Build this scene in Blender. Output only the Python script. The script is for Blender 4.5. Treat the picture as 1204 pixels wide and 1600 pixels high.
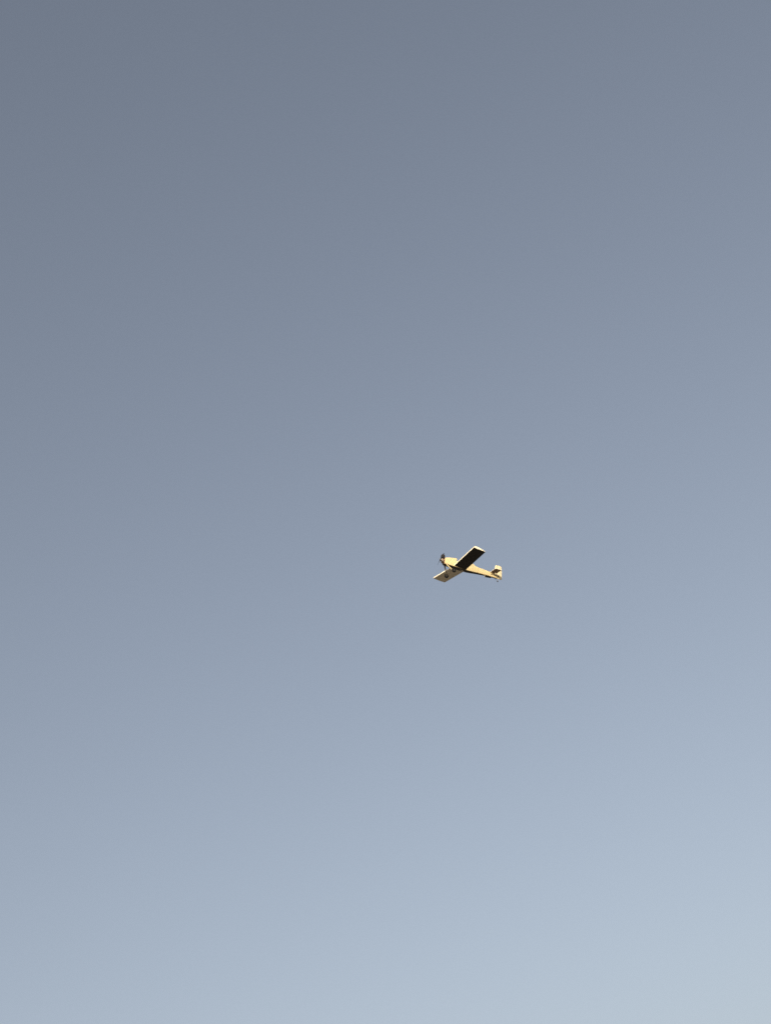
import bpy, bmesh, math
from mathutils import Vector, Matrix

R = math.radians
scene = bpy.context.scene
for o in list(bpy.data.objects):
    bpy.data.objects.remove(o)

# ------------------------------------------------------------------ camera
CAM_PITCH, CAM_ROLL = 32.8, -16.0
cam = bpy.data.cameras.new('camera')
cam_ob = bpy.data.objects.new('camera', cam)
scene.collection.objects.link(cam_ob)
scene.camera = cam_ob
cam.sensor_fit = 'VERTICAL'
cam.sensor_height = 36.0
cam.sensor_width = 27.09
cam.lens = 2400.0 / 1600.0 * 36.0            # phone at about 2x zoom
cam.clip_start, cam.clip_end = 0.1, 60000.0
cam_ob.location = (0, 0, 1.6)
cam_ob.rotation_euler = (Matrix.Rotation(R(90 + CAM_PITCH), 3, 'X') @ Matrix.Rotation(R(CAM_ROLL), 3, 'Z')).to_euler()

# ------------------------------------------------------------------ sky and sun
SUN_EL, SUN_AZ = 15.0, -172.0                # azimuth clockwise from +Y: low, behind the camera
world = bpy.data.worlds.new('World')
scene.world = world
world.use_nodes = True
wn, wl = world.node_tree.nodes, world.node_tree.links
sky = wn.new('ShaderNodeTexSky')
sky.sky_type = 'NISHITA'
sky.sun_disc = False
sky.sun_elevation = R(SUN_EL)
sky.sun_rotation = R(SUN_AZ)
sky.air_density, sky.dust_density, sky.ozone_density = 1.0, 6.0, 2.0
bw = wn.new('ShaderNodeRGBToBW')
mixs = wn.new('ShaderNodeMix')
mixs.data_type = 'RGBA'
mixs.inputs[0].default_value = 0.41          # hazy, washed-out evening blue
wl.new(sky.outputs[0], bw.inputs[0])
wl.new(bw.outputs[0], mixs.inputs[6])
wl.new(sky.outputs[0], mixs.inputs[7])
wl.new(mixs.outputs[2], wn['Background'].inputs[0])
wn['Background'].inputs[1].default_value = 0.15

sd = Vector((math.sin(R(SUN_AZ)) * math.cos(R(SUN_EL)), math.cos(R(SUN_AZ)) * math.cos(R(SUN_EL)), math.sin(R(SUN_EL))))
sun = bpy.data.lights.new('sun', 'SUN')
sun.energy = 2.9
sun.angle = R(0.53)
sun.color = (1.0, 0.86, 0.62)
sun_ob = bpy.data.objects.new('sun', sun)
scene.collection.objects.link(sun_ob)
sun_ob.location = sd * 200
sun_ob.rotation_euler = sd.to_track_quat('Z', 'Y').to_euler()

vs = scene.view_settings
vs.view_transform = 'Standard'
vs.look = 'None'
vs.gamma = 1.0
vs.exposure = 0.595
vs.use_curve_mapping = False
scene.render.dither_intensity = 2.0

# ------------------------------------------------------------------ materials
def material(name, col, rough=0.5, metal=0.0, var=0.12, scale=18.0, bump=0.0, bscale=60.0, spec=0.5):
    m = bpy.data.materials.new(name)
    m.use_nodes = True
    n, l = m.node_tree.nodes, m.node_tree.links
    b = n['Principled BSDF']
    tc = n.new('ShaderNodeTexCoord')
    nz = n.new('ShaderNodeTexNoise')
    nz.inputs['Scale'].default_value = scale
    nz.inputs['Detail'].default_value = 5
    l.new(tc.outputs['Object'], nz.inputs['Vector'])
    rp = n.new('ShaderNodeValToRGB')
    rp.color_ramp.elements[0].position, rp.color_ramp.elements[1].position = 0.3, 0.72
    rp.color_ramp.elements[0].color = tuple(c * (1 - var) for c in col) + (1,)
    rp.color_ramp.elements[1].color = tuple(min(1, c * (1 + var * .5)) for c in col) + (1,)
    l.new(nz.outputs['Fac'], rp.inputs[0])
    l.new(rp.outputs[0], b.inputs['Base Color'])
    b.inputs['Roughness'].default_value = rough
    b.inputs['Metallic'].default_value = metal
    b.inputs['Specular IOR Level'].default_value = spec
    if bump:
        bz = n.new('ShaderNodeTexNoise')
        bz.inputs['Scale'].default_value = bscale
        l.new(tc.outputs['Object'], bz.inputs['Vector'])
        bp = n.new('ShaderNodeBump')
        bp.inputs['Strength'].default_value = bump
        bp.inputs['Distance'].default_value = 0.004
        l.new(bz.outputs['Fac'], bp.inputs['Height'])
        l.new(bp.outputs[0], b.inputs['Normal'])
    return m

M = {
    'cream': material('cream_covering', (.66, .53, .29), .42, bump=.25, bscale=22),
    'white': material('off_white_covering', (.86, .77, .58), .38, bump=.25, bscale=22),
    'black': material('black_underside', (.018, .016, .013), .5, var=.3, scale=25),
    'pale': material('pale_cream_covering', (.66, .56, .36), .42, bump=.25, bscale=22),
    'belly': material('dark_belly', (.035, .033, .032), .45, var=.35, scale=30),  # dark tone of the fuselage bottom and gear plate
    'strut_shade': material('shaded_strut_face', (.06, .05, .04), .5, var=.2),  # shade under the nose, put into the strut's inner face colour
    'brown': material('dark_brown_underside', (.20, .115, .085), .5, var=.35, scale=60),
    'ply': material('oiled_plywood', (.36, .22, .13), .6, var=.3, scale=60),
    'steel': material('engine_alloy', (.30, .26, .22), .38, .9, var=.3, scale=90),
    'dark_metal': material('sooty_metal', (.10, .066, .042), .42, .5, var=.5, scale=90),
    'rubber': material('black_rubber', (.010, .010, .010), .9, var=.3, scale=120, spec=.15),
    'hub': material('grey_plastic_hub', (.07, .065, .06), .6, var=.15),
    'prop': material('black_nylon', (.014, .015, .018), .4, var=.2),
    'wire': material('spring_steel_wire', (.12, .11, .10), .4, .8),
    'line': material('olive_pushrod', (.07, .055, .02), .6),
    'hatch': material('dark_cockpit_lining', (.04, .035, .03), .8),
}

# ------------------------------------------------------------------ mesh helpers (back, port, up -> x forward, y port, z up)
col = scene.collection
def V(b, p, u): return Vector((-b, p, u))

def build(name, bm, mats, parent=None, smooth=None):
    bmesh.ops.recalc_face_normals(bm, faces=bm.faces)
    me = bpy.data.meshes.new(name)
    bm.to_mesh(me)
    bm.free()
    for m in (mats if isinstance(mats, (list, tuple)) else [mats]):
        me.materials.append(M[m])
    if smooth is not None:
        me.shade_smooth()
        me.set_sharp_from_angle(angle=R(smooth))
    o = bpy.data.objects.new(name, me)
    col.objects.link(o)
    o.parent = parent
    return o

def loft(rings, bm=None, cap0=True, cap1=True, mat=None):
    bm = bm or bmesh.new()
    vr = [[bm.verts.new(p) for p in r] for r in rings]
    n = len(vr[0])
    for a, b in zip(vr, vr[1:]):
        for i in range(n):
            f = bm.faces.new((a[i], a[(i + 1) % n], b[(i + 1) % n], b[i]))
            if mat: f.material_index = mat(i)
    if cap0: bm.faces.new(vr[0])
    if cap1: bm.faces.new(list(reversed(vr[-1])))
    return bm

def tube(pts, rad, n=8, bm=None):
    pts = [Vector(p) for p in pts]
    rads = rad if isinstance(rad, (list, tuple)) else [rad] * len(pts)
    rings = []
    for i, p in enumerate(pts):
        t = (pts[min(i + 1, len(pts) - 1)] - pts[max(i - 1, 0)]).normalized()
        a = t.orthogonal().normalized() if i == 0 else (a - t * a.dot(t)).normalized()
        c = t.cross(a)
        rings.append([p + (a * math.cos(k * math.tau / n) + c * math.sin(k * math.tau / n)) * rads[i] for k in range(n)])
    return loft(rings, bm)

def lathe(origin, axis, prof, n=20, bm=None):
    axis = Vector(axis).normalized()
    a = axis.orthogonal().normalized()
    c = axis.cross(a)
    rings = [[Vector(origin) + axis * h + (a * math.cos(k * math.tau / n) + c * math.sin(k * math.tau / n)) * r for k in range(n)] for h, r in prof]
    return loft(rings, bm)

def slab(outline, p0, p1, bevel=0.0015):
    """outline of (back, up) points, thickness from port=p0 to p1"""
    bm = loft([[V(b, p0, u) for b, u in outline], [V(b, p1, u) for b, u in outline]])
    if bevel:
        bmesh.ops.bevel(bm, geom=list(bm.edges), offset=bevel, segments=2, affect='EDGES', profile=.5)
    return bm

def box(c, s, bevel=0.002, rot=None):
    bm = bmesh.new()
    bmesh.ops.create_cube(bm, size=1.0)
    bmesh.ops.scale(bm, vec=s, verts=bm.verts)
    if bevel: bmesh.ops.bevel(bm, geom=list(bm.edges), offset=bevel, segments=2, affect='EDGES', profile=.5)
    if rot: bmesh.ops.rotate(bm, matrix=rot, verts=bm.verts)
    bmesh.ops.translate(bm, vec=c, verts=bm.verts)
    return bm

# ------------------------------------------------------------------ ground (below the frame, out to the horizon)
bm = bmesh.new()
rings = [0, 30, 120, 500, 2000, 8000, 30000]
prev = None
for r in rings[1:]:
    cur = [bm.verts.new((r * math.cos(k * math.tau / 64), r * math.sin(k * math.tau / 64), 0)) for k in range(64)]
    if prev is None: bm.faces.new(cur)
    else:
        for k in range(64): bm.faces.new((prev[k], prev[(k + 1) % 64], cur[(k + 1) % 64], cur[k]))
    prev = cur
M['grass'] = material('dry_grass_field', (.125, .100, .072), .9, var=.35, scale=.35, bump=.6, bscale=9)
ground = build('ground', bm, 'grass')
ground['kind'] = 'structure'
ground['label'] = 'open field of dry grass below the flying model'

# ------------------------------------------------------------------ the model airplane
plane = bpy.data.objects.new('model_airplane', None)
plane.empty_display_size = 0.3
col.objects.link(plane)
plane['label'] = 'small cream propeller model airplane with fixed wheels flying in clear sky'
plane['category'] = 'airplane'
# climbing left turn about 26 m from the viewer
plane.location = (0.6925, 21.7439, 14.4445)
plane.rotation_euler = (R(-13.358), R(-15.754), R(-143.06))

# fuselage: lofted box with rounded corners, open cockpit step, turtle deck sweeping to the tail
ST = [  # back, bottom, top, half width, roundness of the top
    (.032, -.107, .003, .042, .30), (.040, -.108, .006, .044, .30), (.100, -.108, .024, .048, .30),
    (.180, -.108, .044, .050, .30), (.232, -.107, .056, .050, .30), (.237, -.107, .053, .050, .30), (.243, -.107, .004, .050, .05),
    (.400, -.103, .004, .050, .05), (.412, -.102, .120, .049, .60), (.440, -.101, .128, .048, .75),
    (.490, -.097, .114, .046, .75), (.530, -.092, .090, .044, .72), (.560, -.088, .066, .042, .70),
    (.600, -.082, .045, .039, .66), (.645, -.076, .037, .036, .6), (.707, -.069, .034, .032, .5),
    (.780, -.061, .033, .027, .4), (.860, -.053, .031, .023, .3), (.950, -.047, .022, .019, .3), (1.030, -.044, .012, .015, .3)]
def section(b, zb, zt, hw, rd):
    h = zt - zb
    rb = min(.010, hw * .4)
    rt = max(.006, rd * min(hw, h * .5))
    pts = []
    for cx, cz, r, a0 in ((hw - rb, zb + rb, rb, -90), (hw - rt, zt - rt, rt, 0), (-(hw - rt), zt - rt, rt, 90), (-(hw - rb), zb + rb, rb, 180)):
        for k in range(5):
            a = R(a0 + k * 22.5)
            pts.append((cx + r * math.cos(a), cz + r * math.sin(a)))
    return [V(b, y, z) for y, z in pts]
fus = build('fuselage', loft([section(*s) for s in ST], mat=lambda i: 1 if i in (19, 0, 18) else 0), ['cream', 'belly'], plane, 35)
build('cockpit', box(V(.321, 0, .004), (.145, .086, .008), .003), 'hatch', fus)
build('firewall', box(V(.0285, 0, -.053), (.005, .076, .100), .001), 'ply', fus)

# wing halves with aileron strips
SPAN, LE, CH, Z0, DIH = .698, .203, .218, -.095, .096
AIR = [(1, .004), (.9, .022), (.75, .052), (.6, .082), (.45, .106), (.32, .118), (.22, .116), (.13, .106), (.07, .090), (.03, .070), (.008, .048),
       (0, .016), (.001, -.014), (.009, -.028), (.05, -.031), (.16, -.033), (.32, -.033), (.5, -.028), (.7, -.019), (.85, -.010), (1, -.003)]
def clip(x0, x1):
    def zat(s, x):
        for (xa, za), (xb, zb) in zip(s, s[1:]):
            if min(xa, xb) - 1e-9 <= x <= max(xa, xb) + 1e-9:
                return za + (zb - za) * ((x - xa) / (xb - xa) if xb != xa else 0)
    up, lo = AIR[:12], AIR[11:]
    a = [(x1, zat(up, x1))] + [p for p in up if x0 < p[0] < x1] + ([(x0, zat(up, x0))] if x0 > 0 else [(0, .016)])
    b = ([(x0, zat(lo, x0))] if x0 > 0 else []) + [p for p in lo if x0 < p[0] < x1] + [(x1, zat(lo, x1))]
    return a + b, len(a)
def wing_ring(prof, y, s):
    z = Z0 + DIH * y
    inc = R(4.0)
    return [V(LE + CH * x, s * y, z + CH * (t * 1.08) - math.sin(inc) * CH * (x - .3)) for x, t in prof]
def wing_piece(x0, x1, y0, y1, s):
    prof, nu = clip(x0, x1)
    n = len(prof)
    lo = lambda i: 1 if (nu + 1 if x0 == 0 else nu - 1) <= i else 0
    ys = [y0 + (y1 - y0) * k / 6 for k in range(7)]
    return loft([wing_ring(prof, y, s) for y in ys], mat=lo)
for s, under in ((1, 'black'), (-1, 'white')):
    w = build('wing', wing_piece(0, .815, .0, SPAN, s), ['white', under], plane, 40)
    w['label'] = 'wing half with black underside' if s > 0 else 'wing half with pale underside'
    a = build('aileron', wing_piece(.8165, 1, .06, SPAN - .004, s), ['white', under], w, 40)
    build('trailing_edge', wing_piece(.8165, 1, 0, .0595, s), ['white', under], w, 40)
    hz = Z0 + DIH * .33 - .014
    build('control_horn', slab([(LE + CH * .84, hz + .008), (LE + CH * .88, hz + .006), (LE + CH * .85, hz - .010)], s * .33 - .001, s * .33 + .001, 0), 'wire', a)

# tail surfaces
fin = build('fin', slab([(.885, .025), (.955, .092), (.978, .125), (.988, .196), (1.032, .203), (1.032, .0)], -.004, .004), 'pale', plane, 40)
rud = build('rudder', slab([(1.036, -.047), (1.036, .203), (1.088, .203), (1.104, .180), (1.122, .03), (1.124, -.038)], -.0045, .0045), 'pale', plane, 40)
build('control_horn', slab([(1.045, .001), (1.068, .001), (1.050, -.004)], .0045, .024, 0), 'wire', rud)
for s in (1, -1):
    zt = lambda b: .023 + max(0, b - .885) * .12
    def plan(b0, b1, bt0, bt1, y0, y1, th=.004):
        bm = bmesh.new()
        o = [(b0, y0), (bt0, y1), (bt1, y1), (b1, y0)]
        loft([[V(b, s * y, zt(b) - th) for b, y in o], [V(b, s * y, zt(b) + th) for b, y in o]], bm)
        bmesh.ops.bevel(bm, geom=list(bm.edges), offset=.0018, segments=2, affect='EDGES', profile=.5)
        bmesh.ops.recalc_face_normals(bm, faces=bm.faces)
        for f in bm.faces:
            if f.normal.z < -.9: f.material_index = 1
        return bm
    st = build('tailplane', plan(.885, .972, .890, .972, .005, .192), ['white', 'brown' if s > 0 else 'black'], plane)
    build('elevator', plan(.975, 1.012, .975, 1.012, .024, .190), ['white', 'brown' if s > 0 else 'black'], st)
build('pushrod', tube([V(.90, .026, -.012), V(1.0, .0235, -.006), V(1.055, .0225, -.002)], .003, 6), 'line', plane)

# engine, upright single on a mount ahead of the firewall
eng = build('engine', lathe(V(.026, 0, -.038), (1, 0, 0), [(-.002, .028), (.002, .031), (.034, .031), (.040, .022), (.050, .015), (.054, .009)], 18), 'steel', plane, 40)
prof = [(0, .020)]
for k in range(5):
    h = .014 + k * .011
    prof += [(h, .020), (h + .001, .034), (h + .006, .034), (h + .007, .020)]
prof += [(.072, .020), (.073, .032), (.086, .030), (.092, .016), (.094, .007)]
build('cylinder', lathe(V(.004, 0, -.034), (0, 0, 1), prof, 18), 'dark_metal', eng, 40)
build('glow_plug', lathe(V(.004, 0, .058), (0, 0, 1), [(0, .004), (.008, .004), (.009, .0025), (.016, .0025)], 8), 'steel', eng, 40)
build('carburettor', lathe(V(-.018, 0, -.018), (0, 0, 1), [(0, .010), (.016, .010), (.017, .013), (.026, .013)], 12), 'dark_metal', eng, 40)
for s in (1, -1):
    build('engine_mount', box(V(.004, s * .034, -.044), (.046, .012, .016)), 'ply', eng)
    build('rocker_tube', tube([V(-.004, s * .038, -.02), V(-.012, s * .034, .048)], .004, 8), 'steel', eng, 40)
build('muffler', lathe(V(-.022, .014, -.084), V(1, 0, 0), [(0, .008), (.006, .022), (.036, .022), (.044, .010), (.050, .008)], 14), 'dark_metal', eng, 40)
build('exhaust_header', tube([V(.002, .014, -.04), V(-.002, .026, -.06), V(.0, .018, -.080)], .009, 10), 'steel', eng, 40)

# propeller: two twisted blades, at rest
HUB = V(-.032, 0, -.036)
prop = build('propeller', lathe(HUB + V(.006, 0, 0), V(-1, 0, 0), [(0, .011), (.010, .011), (.012, .009)], 16), 'prop', plane, 40)
build('spinner', lathe(HUB + V(-.006, 0, 0), V(-1, 0, 0), [(0, .0085), (.008, .008), (.014, .005), (.017, .001)], 14), 'steel', prop, 40)
bd = Vector((0, -.0988, -.0693)).normalized()
for s in (1, -1):
    d = bd * s
    side = Vector((1, 0, 0)).cross(d)
    rg = []
    for t, wd, th, tw in ((.006, .012, .006, 55), (.025, .017, .005, 42), (.055, .023, .0035, 30), (.085, .022, .0028, 22), (.110, .017, .002, 17), (.124, .009, .0015, 15)):
        a = R(tw)
        ch = side * math.cos(a) + Vector((1, 0, 0)) * math.sin(a)
        nn = d.cross(ch)
        rg.append([HUB + d * t + ch * (wd * .68 * math.cos(q)) + nn * (th * .85 * math.sin(q)) for q in [k * math.tau / 10 for k in range(10)]])
    build('blade', loft(rg), 'prop', prop, 50)

# landing gear
gear = build('landing_gear', box(V(.070, 0, -.111), (.045, .072, .006), .002), 'belly', plane)
AX = (.166, .128, -.228)
for s in (1, -1):
    top, bot = V(.070, s * .036, -.111), V(AX[0], s * (AX[1] - .016), AX[2])
    d = (bot - top)
    rg = []
    for t, wd in ((0, .023), (.15, .022), (.6, .017), (.93, .013), (1, .009)):
        c = top + d * t
        fw = Vector((1, 0, 0)) - d.normalized() * d.normalized().x
        fw.normalize()
        nn = d.normalized().cross(fw)
        rg.append([c + fw * wd * .5 * x + nn * .002 * y for x, y in ((1, 1), (-1, 1), (-1, -1), (1, -1))])
    bm = loft(rg)
    bmesh.ops.recalc_face_normals(bm, faces=bm.faces)
    for f in bm.faces:                       # cream outside, inner face coloured dark as if shaded
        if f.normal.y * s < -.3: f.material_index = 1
    build('strut', bm, ['cream', 'strut_shade'], gear)
    build('axle', tube([V(AX[0], s * (AX[1] - .020), AX[2]), V(AX[0], s * (AX[1] + .016), AX[2])], .0025, 8), 'wire', gear)
    c = V(AX[0], s * (AX[1] - .011), AX[2])
    ty = [(-.001, .013), (-.002, .022), (.001, .033), (.007, .038), (.015, .038), (.021, .033), (.024, .022), (.023, .013)]
    wh = build('wheel', lathe(c, (0, s, 0), [(-.002, .004), (-.003, .010), (.001, .014), (.021, .014), (.025, .010), (.024, .004)], 22), 'hub', plane, 40)
    build('tyre', lathe(c, (0, s, 0), ty, 28), 'rubber', wh, 40)

# tail wheel on a bent wire
tw = build('tail_wheel', lathe(V(1.052, -.004, -.086), (0, 1, 0), [(0, .006), (.001, .012), (.004, .014), (.007, .012), (.008, .006)], 16), 'rubber', plane, 40)
build('tail_wire', tube([V(.975, 0, -.044), V(1.01, 0, -.064), V(1.042, 0, -.074), V(1.052, .006, -.086), V(1.052, -.004, -.086)], .0022, 6), 'wire', tw)
